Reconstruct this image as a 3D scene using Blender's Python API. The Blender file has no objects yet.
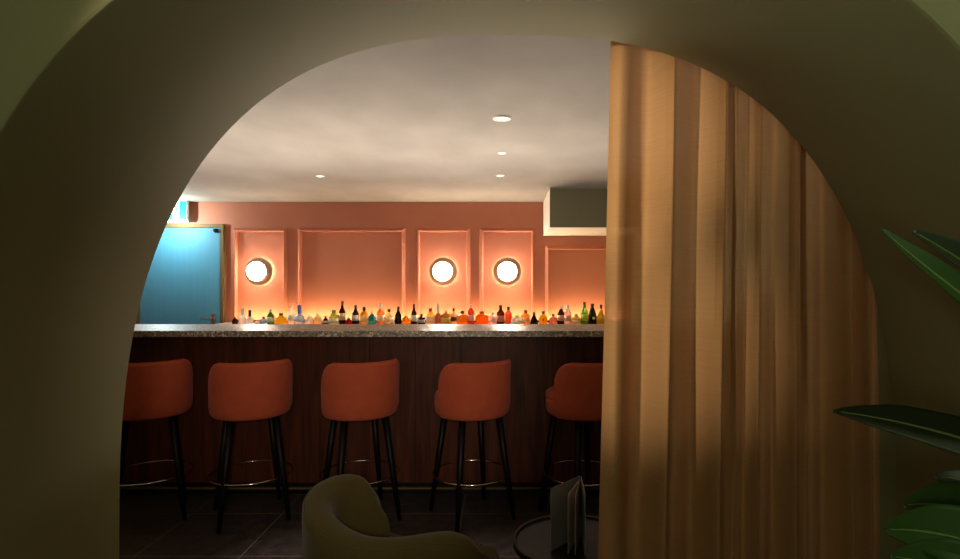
import bpy, bmesh, math, random
from mathutils import Vector, Matrix
random.seed(7)
S = bpy.context.scene
C = S.collection
PI = math.pi
F, VX, VY, CAMZ = 580.0, 507.0, 282.0, 1.405      # lens in pixels, vanishing point, eye height


def at(px, py, d):
    """room position of a photo point whose distance from the lens plane is d"""
    return Vector(((px - VX) / F * d, d, CAMZ - (py - VY) / F * d))


# ------------------------------------------------------------------ colours / materials
def lin(h):
    h = h.lstrip('#')
    v = [int(h[i:i + 2], 16) / 255 for i in (0, 2, 4)]
    return tuple(((c / 12.92) if c <= .04045 else ((c + .055) / 1.055) ** 2.4) for c in v) + (1,)


def mat(name, col, rough=.5, metal=0, noise=None, trans=0, ior=1.45, emit=None, estr=0, spec=.5, sheen=0, bump=None, coat=0):
    """noise = (scale, amount, second colour); bump = (scale, strength)"""
    m = bpy.data.materials.new(name)
    m.use_nodes = True
    nt = m.node_tree
    b = nt.nodes['Principled BSDF']
    c = lin(col) if isinstance(col, str) else col
    b.inputs['Base Color'].default_value = c
    b.inputs['Roughness'].default_value = rough
    b.inputs['Metallic'].default_value = metal
    b.inputs['Transmission Weight'].default_value = trans
    b.inputs['IOR'].default_value = ior
    b.inputs['Specular IOR Level'].default_value = spec
    b.inputs['Sheen Weight'].default_value = sheen
    b.inputs['Coat Weight'].default_value = coat
    if emit:
        b.inputs['Emission Color'].default_value = lin(emit) if isinstance(emit, str) else emit
        b.inputs['Emission Strength'].default_value = estr
    tc = nt.nodes.new('ShaderNodeTexCoord')
    if noise:
        n = nt.nodes.new('ShaderNodeTexNoise')
        n.inputs['Scale'].default_value = noise[0]
        n.inputs['Detail'].default_value = 5
        mp = nt.nodes.new('ShaderNodeMapping')
        if len(noise) > 3:
            mp.inputs['Scale'].default_value = noise[3]
        nt.links.new(tc.outputs['Object'], mp.inputs[0])
        nt.links.new(mp.outputs[0], n.inputs['Vector'])
        r = nt.nodes.new('ShaderNodeValToRGB')
        r.color_ramp.elements[0].position = .5 - noise[1] / 2
        r.color_ramp.elements[1].position = .5 + noise[1] / 2
        r.color_ramp.elements[0].color = c
        r.color_ramp.elements[1].color = lin(noise[2])
        nt.links.new(n.outputs['Fac'], r.inputs['Fac'])
        nt.links.new(r.outputs['Color'], b.inputs['Base Color'])
    if bump:
        n2 = nt.nodes.new('ShaderNodeTexNoise')
        n2.inputs['Scale'].default_value = bump[0]
        n2.inputs['Detail'].default_value = 4
        nt.links.new(tc.outputs['Object'], n2.inputs['Vector'])
        bp = nt.nodes.new('ShaderNodeBump')
        bp.inputs['Strength'].default_value = bump[1]
        bp.inputs['Distance'].default_value = .01
        nt.links.new(n2.outputs['Fac'], bp.inputs['Height'])
        nt.links.new(bp.outputs[0], b.inputs['Normal'])
    return m


M = {}
M['olive'] = mat('olive_paint', '#98946c', .75, noise=(2.2, .7, '#918d66'), bump=(60, .05), spec=.3)
M['terracotta'] = mat('terracotta_paint', '#bc765a', .55, noise=(3, .6, '#b46f54'), spec=.35)
M['ceiling'] = mat('ceiling_plaster', '#9c958c', .8, noise=(1.3, .5, '#878078', (1.6, 1, 1)), spec=.2)
M['white'] = mat('white_paint', '#d6d2c2', .6)
M['dark_panel'] = mat('dark_green_panel', '#6a664c', .7)
M['velvet'] = mat('rust_velvet', '#ad4b2e', .75, noise=(14, .5, '#b85436'), sheen=.08, spec=.2)
M['black'] = mat('black_lacquer', '#080706', .5, spec=.25)
M['chrome'] = mat('polished_metal', '#c9bda8', .15, 1)
M['brass'] = mat('brushed_brass', '#b58d4c', .28, 1)
M['olive_fabric'] = mat('olive_velvet', '#3e3514', .85, noise=(30, .6, '#443a17'), sheen=.08, spec=.15, bump=(300, .08))
M['wood_leg'] = mat('dark_wood', '#2a1a10', .5)
M['table_top'] = mat('dark_brown_lacquer', '#1b1310', .5, noise=(4, .6, '#211712'))
M['menu'] = mat('menu_cover_card', '#726f6a', .6, noise=(40, .6, '#797671'))
M['paper'] = mat('menu_paper', '#b8a5a0', .8)
M['door'] = mat('blue_door_paint', '#4a8ea9', .6, noise=(5, .5, '#4887a0', (6, 1, .3)))
M['ring'] = mat('bronze_ring', '#b38f70', .5)
M['bronze'] = mat('dark_bronze', '#6b5630', .6, .3)
M['glow'] = mat('lit_opal_glass', '#fff4e4', .4, emit=(1, .87, .71, 1), estr=120)
M['halo'] = mat('lit_halo_glass', '#fff4e4', .4, emit=(1, .87, .71, 1), estr=75)
M['down'] = mat('lit_lens', '#fff0dd', .4, emit=(1, .86, .7, 1), estr=5)
M['led'] = mat('lit_led_strip', '#ffe0a0', .4, emit=(1, .70, .36, 1), estr=48)
M['exit_green'] = mat('exit_sign_green', '#0a8c6c', .5, emit=(.01, .75, .45, 1), estr=.6)
M['exit_white'] = mat('exit_sign_white', '#f0ffff', .4, emit=(.72, 1, .98, 1), estr=2.2)
M['exit_lamp'] = mat('exit_sign_down_lamp', '#e8ffff', .4, emit=(.30, .80, 1.0, 1), estr=14)
M['exit_box'] = mat('exit_sign_case', '#b9c8c4', .5)
M['pot'] = mat('dark_ceramic', '#26241f', .5)
M['soil'] = mat('soil', '#1d150e', .9, bump=(40, .6))
M['stem'] = mat('green_stem', '#3c4a20', .6)
M['leaf'] = mat('glossy_leaf', '#2c4a1a', .5, noise=(7, .6, '#38571f', (1, 5, 1)), spec=.25)
M['leaf_dark'] = mat('dark_leaf', '#26301a', .5, noise=(7, .6, '#2c3820'))
M['midrib'] = mat('pale_midrib', '#6e8a3c', .5)


def wood_mat():
    m = mat('walnut_veneer', '#4f2b1b', .5, spec=.25)
    nt = m.node_tree
    b = nt.nodes['Principled BSDF']
    tc = nt.nodes.new('ShaderNodeTexCoord')
    mp = nt.nodes.new('ShaderNodeMapping')
    mp.inputs['Scale'].default_value = (9, 9, .7)
    n = nt.nodes.new('ShaderNodeTexNoise')
    n.inputs['Scale'].default_value = 3
    n.inputs['Detail'].default_value = 8
    n.inputs['Distortion'].default_value = .8
    r = nt.nodes.new('ShaderNodeValToRGB')
    r.color_ramp.elements[0].position = .3
    r.color_ramp.elements[0].color = lin('#38180c')
    r.color_ramp.elements[1].position = .72
    r.color_ramp.elements[1].color = lin('#5c2d19')
    nt.links.new(tc.outputs['Object'], mp.inputs[0])
    nt.links.new(mp.outputs[0], n.inputs['Vector'])
    nt.links.new(n.outputs['Fac'], r.inputs['Fac'])
    nt.links.new(r.outputs['Color'], b.inputs['Base Color'])
    return m


def stone_mat():
    m = mat('speckled_terrazzo', '#8d8278', .42)
    nt = m.node_tree
    b = nt.nodes['Principled BSDF']
    tc = nt.nodes.new('ShaderNodeTexCoord')
    v = nt.nodes.new('ShaderNodeTexVoronoi')
    v.inputs['Scale'].default_value = 90
    r = nt.nodes.new('ShaderNodeValToRGB')
    e = r.color_ramp.elements
    r.color_ramp.interpolation = 'CONSTANT'
    e[0].position = 0
    e[0].color = lin('#8a7d6c')
    e[1].position = .35
    e[1].color = lin('#9d8f7e')
    x = e.new(.6)
    x.color = lin('#6b5f52')
    y = e.new(.86)
    y.color = lin('#c9bda8')
    sep = nt.nodes.new('ShaderNodeSeparateColor')
    nt.links.new(tc.outputs['Object'], v.inputs['Vector'])
    nt.links.new(v.outputs['Color'], sep.inputs[0])
    nt.links.new(sep.outputs[0], r.inputs['Fac'])
    nt.links.new(r.outputs['Color'], b.inputs['Base Color'])
    return m


def floor_mat():
    m = mat('dark_stone_tiles', '#4a4340', .42)
    nt = m.node_tree
    b = nt.nodes['Principled BSDF']
    tc = nt.nodes.new('ShaderNodeTexCoord')
    mp = nt.nodes.new('ShaderNodeMapping')
    mp.inputs['Location'].default_value = (1.364 + .546 * 20, -2.972 + .546 * 20, 0)
    br = nt.nodes.new('ShaderNodeTexBrick')
    br.offset = 0
    br.inputs['Scale'].default_value = 1
    br.inputs['Brick Width'].default_value = .546
    br.inputs['Row Height'].default_value = .546
    br.inputs['Mortar Size'].default_value = .0035
    br.inputs['Mortar Smooth'].default_value = .2
    br.inputs['Mortar'].default_value = lin('#756c63')
    n = nt.nodes.new('ShaderNodeTexNoise')
    n.inputs['Scale'].default_value = 14
    n.inputs['Detail'].default_value = 9
    n.inputs['Roughness'].default_value = .7
    r = nt.nodes.new('ShaderNodeValToRGB')
    r.color_ramp.elements[0].position = .35
    r.color_ramp.elements[0].color = lin('#2a2523')
    r.color_ramp.elements[1].position = .7
    r.color_ramp.elements[1].color = lin('#4a4340')
    nt.links.new(tc.outputs['Object'], mp.inputs[0])
    nt.links.new(mp.outputs[0], br.inputs['Vector'])
    nt.links.new(tc.outputs['Object'], n.inputs['Vector'])
    nt.links.new(n.outputs['Fac'], r.inputs['Fac'])
    nt.links.new(r.outputs['Color'], br.inputs['Color1'])
    nt.links.new(r.outputs['Color'], br.inputs['Color2'])
    nt.links.new(br.outputs['Color'], b.inputs['Base Color'])
    bp = nt.nodes.new('ShaderNodeBump')
    bp.inputs['Strength'].default_value = .25
    bp.inputs['Distance'].default_value = .01
    nt.links.new(n.outputs['Fac'], bp.inputs['Height'])
    nt.links.new(bp.outputs[0], b.inputs['Normal'])
    return m


def curtain_mat():
    m = bpy.data.materials.new('sheer_gold_linen')
    m.use_nodes = True
    nt = m.node_tree
    nt.nodes.clear()
    out = nt.nodes.new('ShaderNodeOutputMaterial')
    tc = nt.nodes.new('ShaderNodeTexCoord')
    w = nt.nodes.new('ShaderNodeTexNoise')          # horizontal slubs of the weave
    mp = nt.nodes.new('ShaderNodeMapping')
    mp.inputs['Scale'].default_value = (6, 6, 260)
    w.inputs['Scale'].default_value = 1
    w.inputs['Detail'].default_value = 3
    r = nt.nodes.new('ShaderNodeValToRGB')
    r.color_ramp.elements[0].position = .3
    r.color_ramp.elements[0].color = lin('#b88d60')
    r.color_ramp.elements[1].position = .7
    r.color_ramp.elements[1].color = lin('#bf9467')
    d = nt.nodes.new('ShaderNodeBsdfDiffuse')
    t = nt.nodes.new('ShaderNodeBsdfTranslucent')
    tr = nt.nodes.new('ShaderNodeBsdfTransparent')
    mx = nt.nodes.new('ShaderNodeMixShader')
    mx.inputs[0].default_value = .26
    mx2 = nt.nodes.new('ShaderNodeMixShader')
    mx2.inputs[0].default_value = .06
    L = nt.links.new
    L(tc.outputs['Object'], mp.inputs[0])
    L(mp.outputs[0], w.inputs['Vector'])
    L(w.outputs['Fac'], r.inputs['Fac'])
    L(r.outputs['Color'], d.inputs['Color'])
    L(r.outputs['Color'], t.inputs['Color'])
    L(d.outputs[0], mx.inputs[1])
    L(t.outputs[0], mx.inputs[2])
    L(mx.outputs[0], mx2.inputs[1])
    L(tr.outputs[0], mx2.inputs[2])
    L(mx2.outputs[0], out.inputs[0])
    return m


M['wood'] = wood_mat()
M['stone'] = stone_mat()
M['floor'] = floor_mat()
M['curtain'] = curtain_mat()


# ------------------------------------------------------------------ object helpers
def link(name, bm, m, parent=None, smooth=False, bevel=0, seg=2, subsurf=0, autosmooth=None):
    me = bpy.data.meshes.new(name)
    bmesh.ops.recalc_face_normals(bm, faces=bm.faces)
    bm.to_mesh(me)
    bm.free()
    o = bpy.data.objects.new(name, me)
    C.objects.link(o)
    me.materials.append(m)
    if smooth:
        for p in me.polygons:
            p.use_smooth = True
    if bevel:
        b = o.modifiers.new('bevel', 'BEVEL')
        b.width = bevel
        b.segments = seg
        b.limit_method = 'ANGLE'
    if subsurf:
        s = o.modifiers.new('sub', 'SUBSURF')
        s.levels = s.render_levels = subsurf
    if parent:
        o.parent = parent
    return o


def tag(o, label, cat, group=None):
    o['label'] = label
    o['category'] = cat
    if group:
        o['group'] = group
    return o


def thing(name, label, cat, loc=(0, 0, 0), rz=0, group=None):
    o = bpy.data.objects.new(name, None)
    o.empty_display_size = .1
    C.objects.link(o)
    o.location = loc
    o.rotation_euler = (0, 0, rz)
    return tag(o, label, cat, group)


def struct(o):
    o['kind'] = 'structure'
    return o


def box(bm, x0, x1, y0, y1, z0, z1):
    v = [bm.verts.new((x, y, z)) for x in (x0, x1) for y in (y0, y1) for z in (z0, z1)]
    for f in ((0, 1, 3, 2), (4, 6, 7, 5), (0, 4, 5, 1), (2, 3, 7, 6), (0, 2, 6, 4), (1, 5, 7, 3)):
        bm.faces.new([v[i] for i in f])
    return bm


def bx(*a):
    return box(bmesh.new(), *a)


def lathe(prof, seg=24, bm=None, c=(0, 0, 0), axis='z', cap=True):
    """prof: list of (r, h)"""
    bm = bm or bmesh.new()
    rings = []
    for r, h in prof:
        ring = []
        if r < 1e-5:
            p = (0, 0, h) if axis == 'z' else (0, h, 0)
            ring = [bm.verts.new(Vector(p) + Vector(c))]
        else:
            for i in range(seg):
                a = 2 * PI * i / seg
                p = (r * math.cos(a), r * math.sin(a), h) if axis == 'z' else (r * math.cos(a), h, r * math.sin(a))
                ring.append(bm.verts.new(Vector(p) + Vector(c)))
        rings.append(ring)
    for A, B in zip(rings, rings[1:]):
        if len(A) == 1 and len(B) == 1:
            continue
        for i in range(seg):
            j = (i + 1) % seg
            if len(A) == 1:
                bm.faces.new((A[0], B[j], B[i]))
            elif len(B) == 1:
                bm.faces.new((A[i], A[j], B[0]))
            else:
                bm.faces.new((A[i], A[j], B[j], B[i]))
    if cap:
        for ring in (rings[0], rings[-1]):
            if len(ring) > 1:
                bm.faces.new(ring)
    return bm


def tube(bm, pts, rads, seg=10, closed=False):
    n = len(pts)
    pts = [Vector(p) for p in pts]
    if not isinstance(rads, (list, tuple)):
        rads = [rads] * n
    rings = []
    for i in range(n):
        a = pts[(i - 1) % n] if (closed or i > 0) else pts[i]
        b = pts[(i + 1) % n] if (closed or i < n - 1) else pts[i]
        t = (b - a).normalized()
        up = Vector((0, 0, 1)) if abs(t.z) < .9 else Vector((1, 0, 0))
        u = t.cross(up).normalized()
        v = u.cross(t).normalized()
        rings.append([bm.verts.new(pts[i] + (u * math.cos(2 * PI * k / seg) + v * math.sin(2 * PI * k / seg)) * rads[i]) for k in range(seg)])
    m = n if closed else n - 1
    for i in range(m):
        A, B = rings[i], rings[(i + 1) % n]
        for k in range(seg):
            l = (k + 1) % seg
            bm.faces.new((A[k], A[l], B[l], B[k]))
    if not closed:
        bm.faces.new(rings[0][::-1])
        bm.faces.new(rings[-1])
    return bm


def dup(root, loc, rz, label):
    r = root.copy()
    C.objects.link(r)
    r.location = loc
    r.rotation_euler = (0, 0, rz)
    r['label'] = label
    for ch in list(root.children):
        c = ch.copy()
        C.objects.link(c)
        c.parent = r
        for g in list(ch.children):
            d = g.copy()
            C.objects.link(d)
            d.parent = c
    return r


# ------------------------------------------------------------------ dimensions
DF, DB = 1.085, 1.72            # front and rear edge of the vaulted passage
ZC, AW, AH, AN = .667, 1.151, 1.468, 2.6
ACX = .004
BACK = 7.0                      # terracotta wall
CEIL = 2.37
XL, XR = -4.9, 1.5
FX, FZ, FBACK = 2.6, 2.9, -2.6  # room on this side of the passage

# ------------------------------------------------------------------ setting
struct(link('floor', bx(XL - .1, FX + .1, FBACK - .1, BACK + .1, -.1, 0), M['floor']))
struct(link('ceiling', bx(XL - .1, XR + .1, DB, BACK + .1, CEIL, CEIL + .1), M['ceiling']))
struct(link('wall_back', bx(XL - .1, XR + .1, BACK, BACK + .1, 0, CEIL), M['terracotta']))
struct(link('wall_left', bx(XL - .1, XL, DB, BACK, 0, CEIL), M['terracotta']))
struct(link('wall_return', bx(1.17, XR, DB, 2.06, 0, CEIL), M['olive']))
struct(link('wall_right', bx(XR, XR + .1, DB, BACK, 0, CEIL), M['olive']))
struct(link('ceiling_near', bx(-FX - .1, FX + .1, FBACK - .1, DF, FZ, FZ + .1), M['olive']))
struct(link('wall_near_left', bx(-FX - .1, -FX, FBACK, DF, 0, FZ), M['olive']))
struct(link('wall_near_right', bx(FX, FX + .1, FBACK, DF, 0, FZ), M['olive']))
struct(link('wall_near_back', bx(-FX - .1, FX + .1, FBACK - .1, FBACK, 0, FZ), M['olive']))


def arch_profile(n=72):
    pts = []
    for i in range(n + 1):
        t = PI - PI * i / n
        c, s = math.cos(t), math.sin(t)
        pts.append((ACX + AW * math.copysign(abs(c) ** (2 / AN), c), ZC + AH * abs(s) ** (2 / AN)))
    low = [(ACX - AW, 0), (ACX - AW, .33)]
    return low + pts + [(ACX + AW, .33), (ACX + AW, 0)]


def arch_wall():
    bm = bmesh.new()
    prof = arch_profile()
    cx, cz = ACX, .667

    def outer(x, z, x0, x1, z1):
        if z <= cz:
            return (x0 if x < cx else x1, z)
        dx, dz = x - cx, z - cz
        k = 1e9
        if dx < -1e-9:
            k = min(k, (x0 - cx) / dx)
        if dx > 1e-9:
            k = min(k, (x1 - cx) / dx)
        if dz > 1e-9:
            k = min(k, (z1 - cz) / dz)
        return (cx + dx * k, cz + dz * k)
    a = [bm.verts.new((x, DF, z)) for x, z in prof]
    b = [bm.verts.new((x, DB, z)) for x, z in prof]
    oa = [outer(x, z, -FX, FX, FZ) for x, z in prof]
    ob = [outer(x, z, XL, FX, FZ) for x, z in prof]
    # put the outer corners on real corners
    for lst, x0, x1 in ((oa, -FX, FX), (ob, XL, FX)):
        for side in (x0, x1):
            best = min(range(len(lst)), key=lambda i: abs(lst[i][0] - side) + abs(lst[i][1] - FZ))
            lst[best] = (side, FZ)
    va = [bm.verts.new((x, DF, z)) for x, z in oa]
    vb = [bm.verts.new((x, DB, z)) for x, z in ob]
    for i in range(len(prof) - 1):
        bm.faces.new((a[i], a[i + 1], b[i + 1], b[i]))
        bm.faces.new((a[i], va[i], va[i + 1], a[i + 1]))
        bm.faces.new((b[i], b[i + 1], vb[i + 1], vb[i]))
        bm.faces.new((va[i], vb[i], vb[i + 1], va[i + 1]))
    for i in (0, -1):
        bm.faces.new((a[i], b[i], vb[i], va[i]))
    o = link('wall_arch', bm, M['olive'])
    for p in o.data.polygons:
        n = p.normal
        p.use_smooth = abs(n.y) < .5
    md = o.modifiers.new('bev', 'BEVEL')
    md.width = .006
    md.segments = 2
    md.limit_method = 'ANGLE'
    md.angle_limit = math.radians(50)
    return struct(o)


arch_wall()


# panel mouldings on the back wall
def moulding(n, x0, x1, ztop, zbot):
    bm = bmesh.new()
    prof = ((0, 0), (.004, .012), (.030, .046), (.036, .050), (.043, .047), (.047, .030), (.049, 0))
    loops = []
    for t, d in prof:
        y = BACK - d
        loops.append([bm.verts.new(p) for p in ((x0 + t, y, zbot + t), (x1 - t, y, zbot + t), (x1 - t, y, ztop - t), (x0 + t, y, ztop - t))])
    for A, B in zip(loops, loops[1:]):
        for i in range(4):
            j = (i + 1) % 4
            bm.faces.new((A[i], A[j], B[j], B[i]))
    struct(link('trim_%d' % n, bm, M['terracotta']))


k = BACK / F
for n, (a, b, t) in enumerate(((233.5, 288, 228), (298, 405.5, 228), (416, 470.5, 228), (479.5, 535.5, 228), (545, 640, 246)), 1):
    moulding(n, (a - VX) * k, (b - VX) * k, CAMZ + (VY - t) * k, .5)
struct(link('baseboard_back', bx(-3.36, XR, BACK - .02, BACK, 0, .1), M['terracotta'], bevel=.004))

# boxed-in bulkhead over the back bar
bh = struct(link('bulkhead', bx(.437, XR, 5.93, BACK, 1.962, CEIL), M['white']))
struct(link('front_panel', bx(.438, XR, 5.918, 5.93, 1.963, CEIL - .012), M['dark_panel'], bh))

# blue door in the back wall
d1 = struct(link('door_1', bx(-4.40, -3.44, BACK - .045, BACK, 0, 2.055), M['door'], bevel=.004))
fr = bmesh.new()
box(fr, -3.437, -3.40, BACK - .05, BACK, 0, 2.10)
box(fr, -4.455, -4.403, BACK - .05, BACK, 0, 2.10)
box(fr, -4.403, -3.437, BACK - .05, BACK, 2.058, 2.10)
struct(link('door_frame', fr, M['bronze'], d1, bevel=.004))
hb = bmesh.new()
hp = at(213, 319, BACK - .05)
box(hb, hp.x - .022, hp.x + .022, BACK - .055, BACK - .045, .84, 1.02)
tube(hb, [(hp.x, BACK - .05, .97), (hp.x, BACK - .10, .97), (hp.x - .02, BACK - .105, .97), (hp.x - .13, BACK - .105, .97)], .009, 8)
struct(link('door_handle', hb, M['chrome'], d1, bevel=.003))
cl = lathe([(0, -.055), (.022, -.05), (.026, -.03), (.026, 0)], 16, c=(-3.487, BACK - .03, 2.02), axis='y')
struct(link('door_stop', cl, M['black'], d1, smooth=True))

# exit sign
ex = thing('exit_sign', 'small lit green and white running man exit sign above the blue door', 'sign', (-3.915, BACK - .09, 2.12))
w2, zb = .128, .02
link('case', bx(-w2, w2, -.045, .0, zb - .01, .25), M['exit_box'], ex, bevel=.006)
link('wall_bracket', bx(-.05, .05, -.01, .085, .11, .16), M['exit_box'], ex)
link('face_panel', bx(-w2 + .008, w2 - .008, -.0495, -.0445, zb + .004, .238), M['exit_green'], ex)
link('white_field', bx(-.040, .040, -.0535, -.049, zb + .012, .230), M['exit_white'], ex)
link('lower_lamp', bx(-w2 + .01, w2 - .01, -.04, -.005, zb - .022, zb - .009), M['exit_lamp'], ex)
rm = bmesh.new()
Y0 = -.0555


def flatbar(bm, p, q, w):
    a = Vector((p[0], Y0, p[1]))
    b = Vector((q[0], Y0, q[1]))
    tube(bm, [a, b], w, 6)


lathe([(.014, -.002), (.014, .002)], 14, rm, (-.008, Y0, .205), 'y')
for p, q, w in (((-.004, .185), (.012, .135), .013), ((.010, .135), (-.022, .105), .008), ((-.022, .105), (-.03, .06), .007),
                ((.012, .135), (.038, .10), .008), ((.038, .10), (.03, .055), .007), ((-.004, .182), (-.038, .165), .006),
                ((-.038, .165), (-.045, .135), .005), ((.0, .182), (.035, .168), .006), ((.035, .168), (.045, .19), .005)):
    flatbar(rm, p, q, w * .7)
link('running_figure', rm, M['exit_green'], ex)

# wall sconces
LAMPS = ((260, 271.5, 'round glowing wall lamp in the panel beside the blue door'),
         (443.5, 271.5, 'round glowing wall lamp on the middle narrow panel, right of the wide panel'),
         (507.3, 271.5, 'round glowing wall lamp on the narrow panel nearest the white bulkhead'))
lamp0 = None
for px, py, lab in LAMPS:
    p = at(px, py, BACK)
    if lamp0 is None:
        lamp0 = thing('wall_sconce', lab, 'wall lamp', p, 0, 'round wall lamps above the bottles')
        link('backplate', lathe([(0, 0), (.075, 0), (.075, -.008), (0, -.008)], 48, axis='y', cap=False), M['ring'], lamp0)
        link('halo_diffuser', lathe([(0, -.0085), (.105, -.0085), (.118, -.014), (.120, -.034), (0, -.034)], 48, axis='y', cap=False), M['halo'], lamp0, smooth=True)
        link('ring', lathe([(0, -.0345), (.160, -.0345), (.169, -.037), (.169, -.043), (.162, -.046), (.128, -.047), (.120, -.054), (.119, -.104), (.114, -.107), (.113, -.095), (0, -.095)], 56, axis='y', cap=False), M['ring'], lamp0)
        link('front_diffuser', lathe([(0, -.0955), (.1125, -.0955), (.1125, -.105), (.109, -.118), (.097, -.136), (.075, -.150), (.038, -.158), (0, -.160)], 48, axis='y', cap=False), M['glow'], lamp0, smooth=True)
    else:
        dup(lamp0, p, 0, lab)

# downlights in the bar ceiling
DOWN = ((502, 118, 'round recessed ceiling downlight nearest the arch, largest of the row of three', 1.25),
        (502, 153, 'small recessed ceiling downlight in the middle of the row of three', .8),
        (500, 175.5, 'small recessed ceiling downlight nearest the back wall in the row of three', 1),
        (320, 176, 'small recessed ceiling downlight by itself above the wide terracotta panel', 1))
dl0 = None
for px, py, lab, s in DOWN:
    d = F * (CEIL - CAMZ) / (VY - py)
    p = Vector(((px - VX) / F * d, d, CEIL))
    if dl0 is None:
        dl0 = thing('ceiling_downlight', lab, 'ceiling light', p, 0, 'recessed downlights of the bar ceiling')
        link('trim_ring', lathe([(.034, -.001), (.036, -.007), (.048, -.007), (.052, 0)], 32, cap=False), M['white'], dl0, smooth=True)
        link('lens', lathe([(.035, -.002), (.02, -.005), (0, -.006)], 24, cap=False), M['down'], dl0, smooth=True)
    else:
        o = dup(dl0, p, 0, lab)
        o.scale = (s / 1.25,) * 3
dl0.scale = (1.1,) * 3

# ------------------------------------------------------------------ bar
BX0, BX1 = -3.3, XR - .03
bar = thing('bar_counter', 'long dark walnut bar with vertical grain behind the row of stools', 'bar', (0, 3.8, 0))
bm = bx(BX0, BX1, 0, .24, .09, 1.055)
link('body', bm, M['wood'], bar)
# veneer leaves standing slightly proud, with fine shadow gaps
bm = bmesh.new()
x = BX0
while x < BX1 - .05:
    w = min(.30, BX1 - x)
    box(bm, x + .0008, x + w - .0008, -.012, .001, .10, 1.055)
    x += w
link('front_panel', bm, M['wood'], bar, bevel=.0015)
link('plinth', bx(BX0 + .03, BX1 - .03, .05, .22, 0, .09), M['black'], bar)
link('brass_strip', bx(BX0, BX1, -.016, -.001, .052, .064), M['bronze'], bar)

ct = link('countertop', bx(BX0 - .05, BX1, 3.5, 4.06, 1.072, 1.11), M['stone'], bevel=.004)
tag(ct, 'pale polished speckled stone countertop running along the top of the bar', 'countertop')
bar_sub = link('sub_top', bx(BX0, BX1, -.1, .25, 1.055, 1.072), M['wood'], bar)

bb = thing('back_bar', 'low back bar against the terracotta wall carrying the bottles', 'back bar', (0, 6.15, 0))
BBZ = .925
link('cabinet', bx(-3.33, XR - .02, .03, .80, 0, BBZ - .03), M['wood'], bb)
link('top', bx(-3.33, XR - .02, 0, .80, BBZ - .03, BBZ), M['stone'], bb, bevel=.003)
led = thing('light_strip', 'glowing warm light strip along the wall behind the bottles', 'light strip', (0, 6.88, BBZ))
cb = bx(-3.25, XR - .1, 0, .05, 0, .010)
box(cb, -3.25, XR - .1, -.004, .0, 0, .028)
link('channel', cb, M['black'], led)
link('diffuser', bx(-3.24, XR - .11, .004, .045, .0105, .024), M['led'], led)

# ------------------------------------------------------------------ bottles
CAPM = {}


def glass(col, tr=.85):
    key = ('g', col, tr)
    if key not in CAPM:
        m = CAPM[key] = mat('bottle_glass_' + col.strip('#'), col, .12, trans=tr, ior=1.3)
        nt = m.node_tree
        tl = nt.nodes.new('ShaderNodeBsdfTranslucent')
        tl.inputs['Color'].default_value = lin(col)
        ms = nt.nodes.new('ShaderNodeMixShader')
        ms.inputs[0].default_value = .45
        nt.links.new(nt.nodes['Principled BSDF'].outputs[0], ms.inputs[1])
        nt.links.new(tl.outputs[0], ms.inputs[2])
        nt.links.new(ms.outputs[0], nt.nodes['Material Output'].inputs[0])
    return CAPM[key]


def opaque(col):
    key = ('o', col)
    if key not in CAPM:
        CAPM[key] = mat('bottle_print_' + col.strip('#'), col, .5)
    return CAPM[key]


SH = {  # radius fractions against height fractions (body, shoulder, neck)
    'std': [(.9, 0), (1, .03), (1, .58), (.92, .66), (.55, .74), (.36, .80), (.34, .92), (.38, .93), (.38, 1)],
    'wine': [(.92, 0), (1, .03), (1, .52), (.9, .60), (.5, .72), (.36, .80), (.33, .96), (.37, .97), (.37, 1)],
    'champ': [(.92, 0), (1, .03), (1, .40), (.88, .52), (.58, .70), (.38, .84), (.33, .95), (.38, .96), (.38, 1)],
    'squat': [(.85, 0), (1, .05), (1, .52), (.94, .66), (.62, .78), (.32, .84), (.28, .95), (.34, .96), (.34, 1)],
    'round': [(.6, 0), (.86, .08), (1, .28), (1, .42), (.86, .60), (.5, .72), (.3, .78), (.28, .94), (.34, .95), (.34, 1)],
    'cone': [(.95, 0), (1, .04), (.98, .25), (.72, .52), (.42, .72), (.27, .80), (.26, .95), (.3, .96), (.3, 1)],
    'square': [(.95, 0), (1, .02), (1, .66), (.9, .70), (.4, .74), (.3, .78), (.3, .94), (.35, .95), (.35, 1)],
    'long': [(.85, 0), (1, .04), (1, .40), (.88, .48), (.5, .54), (.36, .575), (.34, .60), (.34, .9), (.34, 1)],
    'slim': [(.9, 0), (1, .02), (1, .62), (.85, .72), (.5, .80), (.42, .84), (.42, .97), (.46, .97), (.46, 1)],
}
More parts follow.
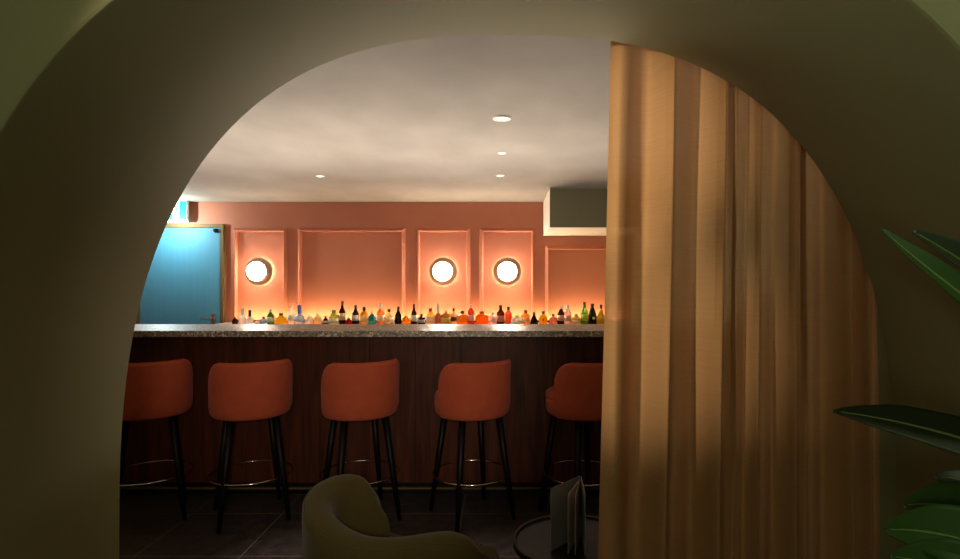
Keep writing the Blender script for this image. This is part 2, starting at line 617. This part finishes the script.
# px, top y, width px, shape, glass, cap colour, label colour, label text
BOT = [
    (235, 317, 5.5, 'squat', '#3a1a10', '#24110c', None, 'tiny dark brown bottle at the door end of the back bar'),
    (242.5, 308, 7, 'squat', '#e8e4dc', '#cfd0d8', None, 'clear bottle with a long pale stopper beside the tiny dark brown one'),
    (249.8, 310, 7, 'squat', '#e2ddd4', '#2b2350', None, 'clear bottle with a navy blue cap under the lamp nearest the door'),
    (257.5, 320, 5.5, 'square', '#e6d2c2', '#5a2c22', None, 'very short clear bottle with a brown stopper, right of the navy cap'),
    (263.5, 316.5, 7, 'square', '#a8b4bc', '#3a2420', None, 'short blue grey bottle with a dark cap left of the green shouldered one'),
    (270.5, 309, 7.5, 'wine', '#4f7a28', '#f0e6d0', '#d8e4d4', 'green shouldered bottle with pale cap and pale label'),
    (281, 313, 12, 'round', '#f2c634', '#3b2208', None, 'wide round yellow bottle with a flat dark cap'),
    (291.5, 305, 7.5, 'slim', '#f2f0d8', '#f4e6c0', '#e6ecdc', 'tall milky cream bottle left of the frosted blue one'),
    (299.5, 305, 9.5, 'squat', '#c4dcf4', '#5f7fd0', '#e4eefa', 'frosted pale blue bottle with a long blue neck'),
    (309.5, 315, 8, 'squat', '#f6ecd8', '#fff6e0', None, 'small pale clear bottle right of the frosted blue one'),
    (317.5, 313.5, 7, 'squat', '#f7e3b0', '#fff2d2', None, 'small straw coloured bottle with a pale stopper'),
    (325.5, 316, 7.5, 'cone', '#3c1c10', '#2a140c', '#d2c0a4', 'small cone shaped dark brown bottle'),
    (333.8, 310, 10.5, 'std', '#d8d864', '#8a8a40', '#f0ecd0', 'yellow green bottle with a white label band left of the tallest dark bottle'),
    (342.3, 301, 6.5, 'wine', '#241010', '#45305c', '#e6b890', 'tall dark bottle with a purple cap and peach label'),
    (348.7, 318, 7, 'slim', '#b01c20', '#8c2a22', None, 'short bright red bottle'),
    (355.5, 305, 7.2, 'wine', '#1c1418', '#17131a', '#efe6d8', 'black bottle with a square white label right of the red one'),
    (364, 307, 8.2, 'std', '#e8b62c', '#1c1008', '#f2dc9c', 'golden yellow bottle with a black stopper left of the turquoise one'),
    (372, 312, 7.6, 'squat', '#2f9fa8', '#e6b4a4', None, 'turquoise bottle with a pinkish cap'),
    (380.6, 304, 8, 'std', '#f0a868', '#efe6d4', '#f8e0b4', 'tall peach bottle with a white cap right of the turquoise one'),
    (389, 309, 10.5, 'cone', '#f2dc98', '#2c1c10', '#f7ecc4', 'cream cone shaped bottle with a dark stopper'),
    (398.2, 306.5, 6.6, 'wine', '#20240f', '#1a120c', None, 'slim blackish green bottle with ring lines on its body'),
    (406.3, 315, 9, 'squat', '#eaa21c', '#f0c060', None, 'squat amber yellow jar shaped bottle'),
    (414, 304, 6, 'wine', '#2a1512', '#181010', '#f2e8dc', 'dark bottle with a black cap and white label on the panel edge'),
    (421.5, 314, 8, 'square', '#2c262a', '#1a1618', '#aab0a8', 'short black bottle with a grey label'),
    (430.5, 308, 8.5, 'std', '#f0c064', '#b02c34', '#f2dcd0', 'pale yellow bottle with a red cap and a wide white label'),
    (438.2, 304, 7, 'squat', '#8a5c48', '#ecdccc', None, 'brown decanter with a tall clear glass stopper'),
    (446, 309, 9.5, 'square', '#b08438', '#f2e0bc', '#e0c058', 'brown square bottle with cream cap and gold label'),
    (453.6, 308, 7, 'round', '#e6b494', '#24140e', '#4a2820', 'clear round bottle with a black stopper between two brown bottles'),
    (462.5, 310.5, 11, 'square', '#e08a24', '#4c2614', None, 'wide amber bottle with a small brown stopper'),
    (471, 304, 7, 'std', '#a83c30', '#f4bca4', '#ecb8a8', 'rosy bottle with a pink cap on the moulding between two lamps'),
    (481.8, 311, 13, 'squat', '#e8741c', '#6a3418', None, 'widest bottle, bright orange with a thin dark stopper'),
    (492.8, 312, 8.5, 'square', '#f0c4b4', '#f4c8b8', '#f0d4c8', 'small pale pink bottle with a pink cap'),
    (500.6, 305, 8, 'std', '#5c1c14', '#24110c', '#c88468', 'dark red bottle with a long black cap under the right lamp'),
    (508.4, 306.5, 7, 'std', '#b05838', '#2c1a12', None, 'slim reddish amber bottle with a black pourer'),
    (516.8, 315, 11.5, 'squat', '#f2ecd0', '#c8c4a0', '#f6f4e4', 'squat milky white bottle under the right lamp'),
    (525.6, 310, 9, 'std', '#e89428', '#8a4420', '#f4d6ac', 'amber bottle with a cream label right of the squat milky one'),
    (534, 312, 8, 'cone', '#23260f', '#1a1a0c', None, 'squat dark green bottle with a cone shaped neck'),
    (543.3, 311, 9, 'round', '#e8b428', '#3c200c', None, 'yellow round bottle with a small dark emblem and dark neck'),
    (553.2, 314, 8, 'squat', '#e0a090', '#3c1c14', None, 'small pinkish bottle with a dark stopper'),
    (561, 305, 7.6, 'wine', '#261014', '#f0ece8', '#d8b49c', 'dark wine bottle with a white capsule'),
    (567.8, 304.5, 7.2, 'std', '#f4d8d0', '#f6f0f0', '#f2b8a0', 'clear pinkish bottle with a white cap'),
    (576.4, 314, 9, 'squat', '#f2dc7c', '#8a9440', '#f8f0b4', 'small pale yellow bottle left of the tall green one'),
    (584.6, 302, 7.2, 'wine', '#4c9428', '#3c5a1c', '#c8d848', 'tall bright green bottle'),
    (592.4, 303.5, 8.6, 'champ', '#1c200c', '#1a1a10', None, 'dark sparkling wine bottle with a small round white seal'),
    (601, 304.5, 9, 'cone', '#f0c440', '#4a2c78', '#f4c43c', 'yellow cone shaped bottle with a purple cap, nearest the curtain'),
]
LONG = ('#5f7fd0', '#2b2350', '#ecdccc', '#cfd0d8')
GAP = .004
for i, (px, ty, wpx, sh, gc, cc, lc, lab) in enumerate(BOT):
    d = 6.30 + .13 * (i % 2) + .05 * ((i // 2) % 2)
    top = at(px, ty, d)
    h = top.z - BBZ
    r = wpx / 2 / F * d
    b = thing('liquor_bottle', lab, 'bottle', (top.x, d, BBZ), random.uniform(-.4, .4), 'bottles along the back bar')
    if cc in LONG:
        sh = 'long'
    pr = SH[sh]
    capz = {'long': .60, 'champ': .85, 'squat': .86, 'slim': .86}.get(sh, .82)
    body = [(f * r, z * h) for f, z in pr if z < capz]
    nr = body[-1][0]
    body.append((nr, capz * h))
    body = [(0, .002)] + [(body[0][0], .0005)] + body[1:]
    ob = link('body', lathe(body + [(0, capz * h)], 20, cap=False), glass(gc), b, smooth=True)
    cr = max(nr * 1.12, .0085)
    link('cap', lathe([(0, capz * h - .002), (cr, capz * h - .002), (cr, h * .985), (cr * .85, h), (0, h)], 16, cap=False), opaque(cc), b, smooth=False)
    if lc:
        z0, z1 = .22, .50
        rr = r * 1.02
        lb = bmesh.new()
        A = [(-PI / 2 + PI * .85 * (t / 10 - .5)) for t in range(11)]
        va = [lb.verts.new((rr * math.cos(t), rr * math.sin(t), z0 * h)) for t in A]
        vb = [lb.verts.new((rr * math.cos(t), rr * math.sin(t), z1 * h)) for t in A]
        for t in range(10):
            lb.faces.new((va[t], va[t + 1], vb[t + 1], vb[t]))
        lo = link('label', lb, opaque(lc), b, smooth=True)
        sm = lo.modifiers.new('s', 'SOLIDIFY')
        sm.thickness = .0015
    if sh == 'champ':
        link('seal', lathe([(.016, 0), (.016, -.004)], 16, c=(0, -r + .001, .33 * h), axis='y'), opaque('#f0e4d0'), b)
    if 'emblem' in lab:
        link('emblem', lathe([(.010, 0), (.010, -.004)], 12, c=(0, -r + .001, .40 * h), axis='y'), opaque('#2c1808'), b)


# ------------------------------------------------------------------ bar stools
def stool_shell():
    bm = bmesh.new()
    N, end = 48, math.radians(83)
    zt, zb_, rc = .942, .615, .115
    rings = []
    for i in range(N + 1):
        # concentrate samples at the ends
        u = i / N
        a = -end + 2 * end * (u - .06 * math.sin(4 * PI * u) / 2)
        s = (end - abs(a)) * .235
        drop = 0 if s >= rc else 1 - math.sqrt(max(0, 1 - ((rc - s) / rc) ** 2))
        top = zt - .14 * drop
        R = lambda z: .222 + .012 * min(1, (z - zb_) / .05) + .010 * (z - .65)
        th = .030
        prof = [(R(zb_) - .012, zb_), (R(zb_), zb_ + .012)]
        for q in (.2, .4, .6, .8):
            z = zb_ + (top - .02 - zb_) * q
            prof.append((R(z), z))
        prof += [(R(top), top - .018), (R(top) - .003, top - .007), (R(top) - .009, top - .001), (R(top) - .016, top), (R(top) - .023, top - .003), (R(top) - th + .001, top - .010), (R(top) - th, top - .02)]
        prof += [(R(zb_ + .12) - th, zb_ + .12), (R(zb_) - th, zb_)]
        ring = []
        for r, z in prof:
            ring.append(bm.verts.new((r * math.sin(a), -r * math.cos(a), z)))
        rings.append(ring)
    n = len(rings[0])
    for A, B in zip(rings, rings[1:]):
        for k in range(n):
            l = (k + 1) % n
            bm.faces.new((A[k], A[l], B[l], B[k]))
    bm.faces.new(rings[0])
    bm.faces.new(rings[-1][::-1])
    return bm


STG = 'rust velvet bar stools along the bar'
STOOLS = ((147.5, 'rust velvet bar stool cut off by the arch, under the blue door'),
          (251, 'rust velvet bar stool seen straight from behind, second from the arch edge'),
          (361, 'rust velvet bar stool behind the olive armchair'),
          (474.5, 'rust velvet bar stool between the one behind the armchair and the one by the curtain'),
          (587, 'rust velvet bar stool partly hidden by the curtain, its seat front showing'))


def make_stool(loc, rz, lab):
    t = thing('bar_stool', lab, 'bar stool', loc, rz, STG)
    link('backrest', stool_shell(), M['velvet'], t, smooth=True, bevel=.004)
    link('piping', tube(bmesh.new(), [((.226) * math.sin(a), -.226 * math.cos(a), .9435) for a in [math.radians(-54 + 108 * i / 40) for i in range(41)]], .0035, 6), M['velvet'], t, smooth=True)
    link('seat_cushion', lathe([(0, .69), (.205, .69), (.213, .705), (.214, .722), (.208, .742), (.19, .755), (.12, .762), (0, .764)], 48, c=(0, .022, 0), cap=False), M['velvet'], t, smooth=True)
    link('seat_base', lathe([(0, .614), (.195, .614), (.213, .63), (.219, .67), (.2185, .70), (.211, .712), (0, .712)], 48, c=(0, .012, 0), cap=False), M['velvet'], t, smooth=True)
    for sx in (-1, 1):
        for sy in (-1, 1):
            b = tube(bmesh.new(), [(sx * .118, sy * .118, .625), (sx * .152, sy * .152, .31), (sx * .186, sy * .186, 0)], [.021, .018, .0125], 14)
            link('leg', b, M['black'], t, smooth=True)
    link('foot_ring', tube(bmesh.new(), [(.232 * math.cos(2 * PI * i / 64), .232 * math.sin(2 * PI * i / 64), .258) for i in range(64)], .0055, 8, True), M['chrome'], t, smooth=True)
    return t


st0 = None
for px, lab in STOOLS:
    loc = ((px - VX) / F * 3.45 - .02, 3.50, 0)
    if st0 is None:
        st0 = make_stool(loc, math.radians(29), lab)
    else:
        dup(st0, loc, math.radians(29 + random.uniform(-2, 2)), lab)


# ------------------------------------------------------------------ armchair
def catmull(P, n):
    out = []
    Q = [P[0]] + list(P) + [P[-1]]
    for i in range(1, len(Q) - 2):
        a, b, c, d = Q[i - 1], Q[i], Q[i + 1], Q[i + 2]
        for j in range(n):
            t = j / n
            out.append(tuple(.5 * ((2 * b[k]) + (-a[k] + c[k]) * t + (2 * a[k] - 5 * b[k] + 4 * c[k] - d[k]) * t * t + (-a[k] + 3 * b[k] - 3 * c[k] + d[k]) * t ** 3) for k in range(len(b))))
    out.append(tuple(P[-1]))
    return out


ac = thing('armchair', 'low olive velvet tub armchair with a rounded back, below the bar stools', 'armchair', (-.38, 2.18, 0))
AX, AY = -.38, 2.18
# x, y, rim height, half thickness along the outer shell
PATH = [(-.07, 2.0, .36, .045), (-.075, 1.975, .45, .048), (-.105, 1.955, .522, .05), (-.155, 1.945, .558, .05), (-.223, 1.94, .568, .05), (-.373, 1.945, .546, .05), (-.50, 1.965, .545, .055), (-.625, 2.03, .570, .06),
        (-.70, 2.13, .602, .052), (-.705, 2.24, .628, .048), (-.66, 2.32, .632, .046), (-.595, 2.37, .610, .045), (-.555, 2.395, .555, .045), (-.525, 2.405, .49, .045), (-.49, 2.41, .36, .045), (-.25, 2.41, .33, .045), (-.10, 2.40, .32, .045)]
pts = catmull(PATH, 8)
bm = bmesh.new()
rings = []
for i, (x, y, z, h) in enumerate(pts):
    a, b = pts[max(0, i - 1)], pts[min(len(pts) - 1, i + 1)]
    t = Vector((b[0] - a[0], b[1] - a[1], 0)).normalized()
    nrm = Vector((-t.y, t.x, 0))           # towards the outside
    cen = Vector((-.35, 2.18, 0)) - Vector((x, y, 0))
    if nrm.dot(cen) > 0:
        nrm = -nrm
    prof = [(-h * .6, .14), (h * .4, .14), (h * .75, .18), (h * .85, z * .6), (h * 1.0, z - .05), (h * .98, z - .03), (h * .8, z - .012), (h * .45, z - .002), (0, z), (-h * .45, z - .004), (-h * .85, z - .018),
            (-h * 1.05, z - .04), (-h * 1.15, z - .08), (-h * 1.1, z * .55), (-h * 1.0, z * .42)]
    rings.append([bm.verts.new((x - AX + nrm.x * o, y - AY + nrm.y * o, zz)) for o, zz in prof])
n = len(rings[0])
for A, B in zip(rings, rings[1:]):
    for k2 in range(n):
        l = (k2 + 1) % n
        bm.faces.new((A[k2], A[l], B[l], B[k2]))
bm.faces.new(rings[0])
bm.faces.new(rings[-1][::-1])
link('shell', bm, M['olive_fabric'], ac, smooth=True, subsurf=1)
pp = []
for i, (x, y, z, h) in enumerate(pts[8:104]):
    j = i + 4
    a, b = pts[j - 1], pts[min(len(pts) - 1, j + 1)]
    t = Vector((b[0] - a[0], b[1] - a[1], 0)).normalized()
    nrm = Vector((-t.y, t.x, 0))
    if nrm.dot(Vector((-.35 - x, 2.18 - y, 0))) > 0:
        nrm = -nrm
    pp.append((x - AX + nrm.x * h * .93, y - AY + nrm.y * h * .93, z - .019))
link('piping', tube(bmesh.new(), pp, .0035, 6), M['olive_fabric'], ac, smooth=True)
sb = bmesh.new()
box(sb, -.62 - AX, -.03 - AX, 1.99 - AY, 2.37 - AY, .22, .345)
link('seat_cushion', sb, M['olive_fabric'], ac, bevel=.05, seg=5, smooth=True)
link('seat_base', bx(-.60 - AX, -.05 - AX, 2.0 - AY, 2.36 - AY, .14, .245), M['olive_fabric'], ac, bevel=.02)
for lx, ly in ((-.55, 2.02), (-.08, 2.02), (-.55, 2.34), (-.08, 2.34)):
    link('leg', tube(bmesh.new(), [(lx - AX, ly - AY, .145), (lx - AX, ly - AY, 0)], [.02, .013], 10), M['wood_leg'], ac, smooth=True)

# ------------------------------------------------------------------ side table and menu
TX, TY, TZ, TR = .250, 2.135, .45, .228
tb = thing('side_table', 'small round dark side table with a raised rim beside the curtain', 'table', (TX, TY, 0))
link('tabletop', lathe([(0, TZ - .022), (TR - .01, TZ - .022), (TR, TZ - .012), (TR, TZ + .010), (TR - .004, TZ + .013), (TR - .010, TZ + .010), (TR - .013, TZ), (0, TZ)], 64, cap=False), M['table_top'], tb)
link('column', lathe([(.05, .012), (.02, .03), (.018, TZ - .06), (.05, TZ - .022)], 20), M['black'], tb, smooth=True)
link('base', lathe([(0, 0), (.15, 0), (.152, .006), (.14, .013), (0, .016)], 40, cap=False), M['black'], tb, smooth=True)

mz = TZ + .001
mh = .222
mn = thing('menu', 'grey folded menu standing open on the round side table', 'menu', (.275, 2.19, mz))


def sheet(p, q, z0, z1, th):
    """upright card from p to q (local xy) with real thickness"""
    p, q = Vector((p[0], p[1], 0)), Vector((q[0], q[1], 0))
    t = (q - p).normalized()
    nn = Vector((-t.y, t.x, 0)) * th / 2
    bm_ = bmesh.new()
    v = [bm_.verts.new(Vector((w.x, w.y, zz)) + s) for zz in (z0, z1) for w, s in ((p, nn), (q, nn), (q, -nn), (p, -nn))]
    for f in ((0, 1, 2, 3), (7, 6, 5, 4), (0, 4, 5, 1), (1, 5, 6, 2), (2, 6, 7, 3), (3, 7, 4, 0)):
        bm_.faces.new([v[g] for g in f])
    return bm_


link('cover', sheet((0, 0), (-.120, -.135), 0, mh, .003), M['menu'], mn, bevel=.0008)
link('cover', sheet((.004, 0), (-.003, -.17), 0, mh, .003), M['menu'], mn, bevel=.0008)
link('page', sheet((-.001, -.004), (-.062, -.165), .004, mh - .010, .0012), M['paper'], mn)
link('page', sheet((0, -.006), (-.038, -.172), .004, mh - .010, .0012), M['paper'], mn)

# ------------------------------------------------------------------ curtain
CREASE = [614, 671, 721, 737, 758, 791, 803, 841, 861, 879]
CD = 1.82
cu = thing('curtain', 'full length sheer golden brown curtain hanging in folds across one side of the arch', 'curtain', (.7, CD, 0))
# one fold in plan: share of its width, depth towards the passage
FOLD = [(.0, -.35), (.08, -.02), (.22, .02), (.40, -.30), (.58, -.78), (.70, -.80), (.82, -.1), (.91, .65), (.98, 1.0), (1.03, .95), (1.03, .45), (.985, -.15)]
FIRST = [(.0, -.6), (.04, .0), (.10, .40), (.17, .50), (.30, .25), (.48, -.45), (.62, -.75), (.72, -.70), (.83, .05), (.92, .70), (.985, 1.0), (1.03, .95), (1.028, .45), (.985, -.15)]
ctl = []
for i in range(len(CREASE) - 1):
    x0 = (CREASE[i] - VX) / F * CD
    x1 = (CREASE[i + 1] - VX) / F * CD
    w = x1 - x0
    A = min(.058, max(.018, w * .42))
    for t, dp in (FIRST if i == 0 else FOLD):
        ctl.append((x0 + w * t, -A * dp, A))
path = catmull(ctl, 3)
path = [(path[0][0] + .014, path[0][1] + .03, .02), (path[0][0] + .003, path[0][1] + .016, .02)] + path
bm = bmesh.new()
NZ = 48
rows = []
for r in range(NZ + 1):
    v = r / NZ
    z = .012 + (CEIL - .014) * v
    row = []
    sp = 1.0 + .35 * (1 - v) ** 1.3 * .25
    for i, (x, dy, A) in enumerate(path):
        q = i / len(path)
        flare = -.056 * (1 - v) * (1 - q * 1.6)
        wob = .007 * math.sin(2.3 * v * 3 + i * .11) + .004 * math.sin(7 * v + i * .23)
        yy = dy * (.85 + .30 * (1 - v)) + wob * .8
        row.append(bm.verts.new((x + flare + wob * (1 if q > .05 else .1) * .6 - .7, yy, z)))
    rows.append(row)
for A, B in zip(rows, rows[1:]):
    for k2 in range(len(A) - 1):
        bm.faces.new((A[k2], A[k2 + 1], B[k2 + 1], B[k2]))
link('fabric', bm, M['curtain'], cu, smooth=True)
# stitched side hem
hem = bmesh.new()
tube(hem, [rv.co.copy() for rv in [hem.verts.new((0, 0, 0))] if False] or [(path[0][0] - .7 - .056 * (1 - r / 24), path[0][1] * (.85 + .3 * (1 - r / 24)), .012 + (CEIL - .014) * r / 24) for r in range(25)], .003, 6)
link('side_hem', hem, M['curtain'], cu, smooth=True)

# ------------------------------------------------------------------ potted plant on this side of the arch
PX, PY = .93, .80
pl = thing('potted_plant', 'broad leaved green plant reaching in from the side of the arch by the curtain', 'plant', (PX, PY, 0))
link('pot', lathe([(0, 0), (.13, 0), (.135, .01), (.165, .30), (.175, .31), (.172, .325), (.155, .325), (.15, .28), (0, .28)], 40, cap=False), M['pot'], pl, smooth=True)
link('soil', lathe([(0, .27), (.152, .27), (.150, .296), (.06, .306), (0, .305)], 32, cap=False), M['soil'], pl, smooth=True)


def leaf(base, mid, tip, width, up, fold=.25, m='leaf', node=None):
    """one blade: quadratic spine, lance outline, folded along the midrib; petiole back to the plant's crown"""
    base, mid, tip, up = Vector(base), Vector(mid), Vector(tip), Vector(up).normalized()
    bm_ = bmesh.new()
    NU, NV = 26, 6
    grid = []
    for i in range(NU + 1):
        t = i / NU
        p = base * (1 - t) ** 2 + mid * 2 * t * (1 - t) + tip * t * t
        tg = ((mid - base) * (1 - t) + (tip - mid) * t).normalized()
        side = tg.cross(up).normalized()
        nn = side.cross(tg).normalized()
        w = width * (max(0, math.sin(PI * min(1, .06 + .94 * t)) ** .75)) * (1 - .25 * t) + .002
        row = []
        for j in range(-NV, NV + 1):
            s = j / NV
            row.append(bm_.verts.new(p + side * s * w + nn * (abs(s) * fold * w + .012 * w * 8 * math.sin(t * 19 + (1 if j > 0 else 2.1)) * abs(s) ** 2 * .3) - Vector((PX, PY, 0))))
        grid.append(row)
    for A, B in zip(grid, grid[1:]):
        for k2 in range(len(A) - 1):
            bm_.faces.new((A[k2], A[k2 + 1], B[k2 + 1], B[k2]))
    o = link('leaf', bm_, M[m], pl, smooth=True)
    sm = o.modifiers.new('thick', 'SOLIDIFY')
    sm.thickness = .0016
    rib = bmesh.new()
    rp = []
    for i in range(13):
        t = i / 12 * .96
        rp.append(base * (1 - t) ** 2 + mid * 2 * t * (1 - t) + tip * t * t - Vector((PX, PY, 0)))
    tube(rib, rp, [.0045 * (1 - i / 13) + .0008 for i in range(13)], 6)
    link('midrib', rib, M['midrib'], o, smooth=True)
    if node is not None:
        b2 = base - Vector((PX, PY, 0))
        nd = Vector(node)
        m2 = (b2 + nd) / 2 + Vector((0, 0, -.03)) + (b2 - nd) * .12
        pts_ = [nd * (1 - t) ** 2 + m2 * 2 * t * (1 - t) + b2 * t * t for t in [q / 8 for q in range(9)]]
        link('stem', tube(bmesh.new(), pts_, [.009 - .004 * q / 8 for q in range(9)], 8), M['stem'], pl, smooth=True)


trunk = [(0, 0, .29), (.01, .01, .6), (.0, .02, .9), (.02, .02, 1.15)]
link('stem', tube(bmesh.new(), trunk, [.016, .014, .012, .009], 10), M['stem'], pl, smooth=True)


def P(px, py, d):
    return at(px, py, d)


leaf(P(1040, 352, .96), P(950, 290, 1.0), P(880, 228, 1.06), .046, (.45, -.80, .35), .25, 'leaf', (.02, .02, 1.12))
leaf(P(1050, 330, 1.08), P(980, 268, 1.10), P(912, 231, 1.10), .055, (.40, -.75, .45), .2, 'leaf_dark', (.02, .02, 1.15))
leaf(P(1060, 474, .94), P(940, 424, 1.0), P(833, 411, 1.06), .050, (.1, -.62, .78), .15, 'leaf_dark', (.0, .02, .90))
leaf(P(1060, 575, .92), P(975, 492, .96), P(903, 506, 1.02), .060, (-.1, -.65, .75), .2, 'leaf', (.0, .02, .80))
leaf(P(1060, 590, .86), P(965, 525, .90), P(884, 530, .97), .062, (-.05, -.7, .7), .2, 'leaf', (.005, .01, .65))
leaf(P(1060, 630, .82), P(975, 568, .86), P(890, 556, .93), .062, (-.05, -.7, .7), .2, 'leaf', (.01, .01, .55))
leaf(P(1075, 610, .98), P(1000, 470, 1.02), P(935, 478, 1.07), .05, (.0, -.5, .85), .15, 'leaf_dark', (.0, .02, .85))


# ------------------------------------------------------------------ lights
def spot(name, loc, target, power, col, size, blend=.5, radius=.05):
    l = bpy.data.lights.new(name, 'SPOT')
    l.energy = power
    l.color = col
    l.spot_size = math.radians(size)
    l.spot_blend = blend
    l.shadow_soft_size = radius
    o = bpy.data.objects.new(name, l)
    C.objects.link(o)
    o.location = loc
    o.rotation_euler = (Vector(target) - Vector(loc)).to_track_quat('-Z', 'Y').to_euler()
    return o


spot('floor_downlight', (-1.15, 2.45, CEIL - .03), (-1.02, 2.86, 0), 100, (1, .80, .72), 26, 1, .04)
spot('floor_downlight', (.0, 2.15, CEIL - .03), (-.06, 2.85, 0), 85, (1, .80, .72), 22, 1, .04)
spot('room_spotlight', (.05, -.3, 1.52), (-.85, 3.4, .85), 125, (1, .86, .72), 39, .8, .10)
spot('curtain_spotlight', (-1.55, .02, 1.80), (.20, 1.8, 1.84), 330, (1, .84, .60), 19, 1, .045)
spot('curtain_spotlight', (-1.55, .02, 1.70), (.24, 1.8, 1.28), 220, (1, .84, .60), 20, 1, .045)
spot('vault_fill', (-.25, -1.5, 1.0), (.15, 1.5, 2.25), 34, (1, .97, .72), 50, 1, .1)  # unseen fill added to brighten the top of the vault
spot('wall_washer', (1.35, .7, 2.82), (1.25, 1.085, 2.0), 22, (.86, 1, .62), 80, .8, .08)


def bulb(name, loc, power, col, radius):
    l = bpy.data.lights.new(name, 'POINT')
    l.energy = power
    l.color = col
    l.shadow_soft_size = radius
    o = bpy.data.objects.new(name, l)
    C.objects.link(o)
    o.location = loc
    return o


bulb('exit_sign_glow', (-3.93, BACK - .42, 2.09), 34, (.82, 1.0, 1.0), .001)
bulb('lounge_fill', (-1.1, -1.7, 1.5), 30, (.93, 1, .74), .25)  # soft fill added behind the camera for vault and stools, no fixture


def area(name, loc, rot, sx, sy, power, col):
    l = bpy.data.lights.new(name, 'AREA')
    l.shape = 'RECTANGLE'
    l.size, l.size_y = sx, sy
    l.energy = power
    l.color = col
    o = bpy.data.objects.new(name, l)
    C.objects.link(o)
    o.location = loc
    o.rotation_euler = rot
    return o


area('behind_bar_fill', (-1.0, 4.6, .95), (PI, 0, 0), 4.0, .3, 32, (1, .89, .82))  # added fill hidden by the counter, brightens bar ceiling and bottles
area('behind_bar_fill', (-1.0, 4.36, 1.0), (PI + math.radians(48), 0, 0), 4.0, .14, 68, (1, .88, .74))  # second added fill, tilted towards the arch to light the vault
area('near_room_fill', (0, -1.3, FZ - .02), (0, 0, 0), 1.2, 1.2, 3, (1, .97, .72))  # dim greenish fill added on the near side, no fixture there

W = bpy.data.worlds.new('world')
S.world = W
W.use_nodes = True
W.node_tree.nodes['Background'].inputs[0].default_value = (.5, .45, .35, 1)
W.node_tree.nodes['Background'].inputs[1].default_value = .01

# ------------------------------------------------------------------ camera
cam = bpy.data.cameras.new('camera')
cam.sensor_fit = 'HORIZONTAL'
cam.sensor_width = 36
cam.lens = F / 960 * 36
cam.shift_x = -(VX - 480) / 960
cam.shift_y = (VY - 279.5) / 960
cam.clip_start = .02
co = bpy.data.objects.new('camera', cam)
C.objects.link(co)
co.location = (0, 0, CAMZ)
co.rotation_euler = (PI / 2, 0, 0)
S.camera = co

S.view_settings.view_transform = 'Standard'
S.view_settings.look = 'None'
S.view_settings.gamma = 1
S.view_settings.exposure = 0
S.view_settings.use_curve_mapping = False
S.cycles.use_denoising = True
S.cycles.max_bounces = 10
S.cycles.diffuse_bounces = 6
S.cycles.transparent_max_bounces = 8
S.cycles.sample_clamp_indirect = 6
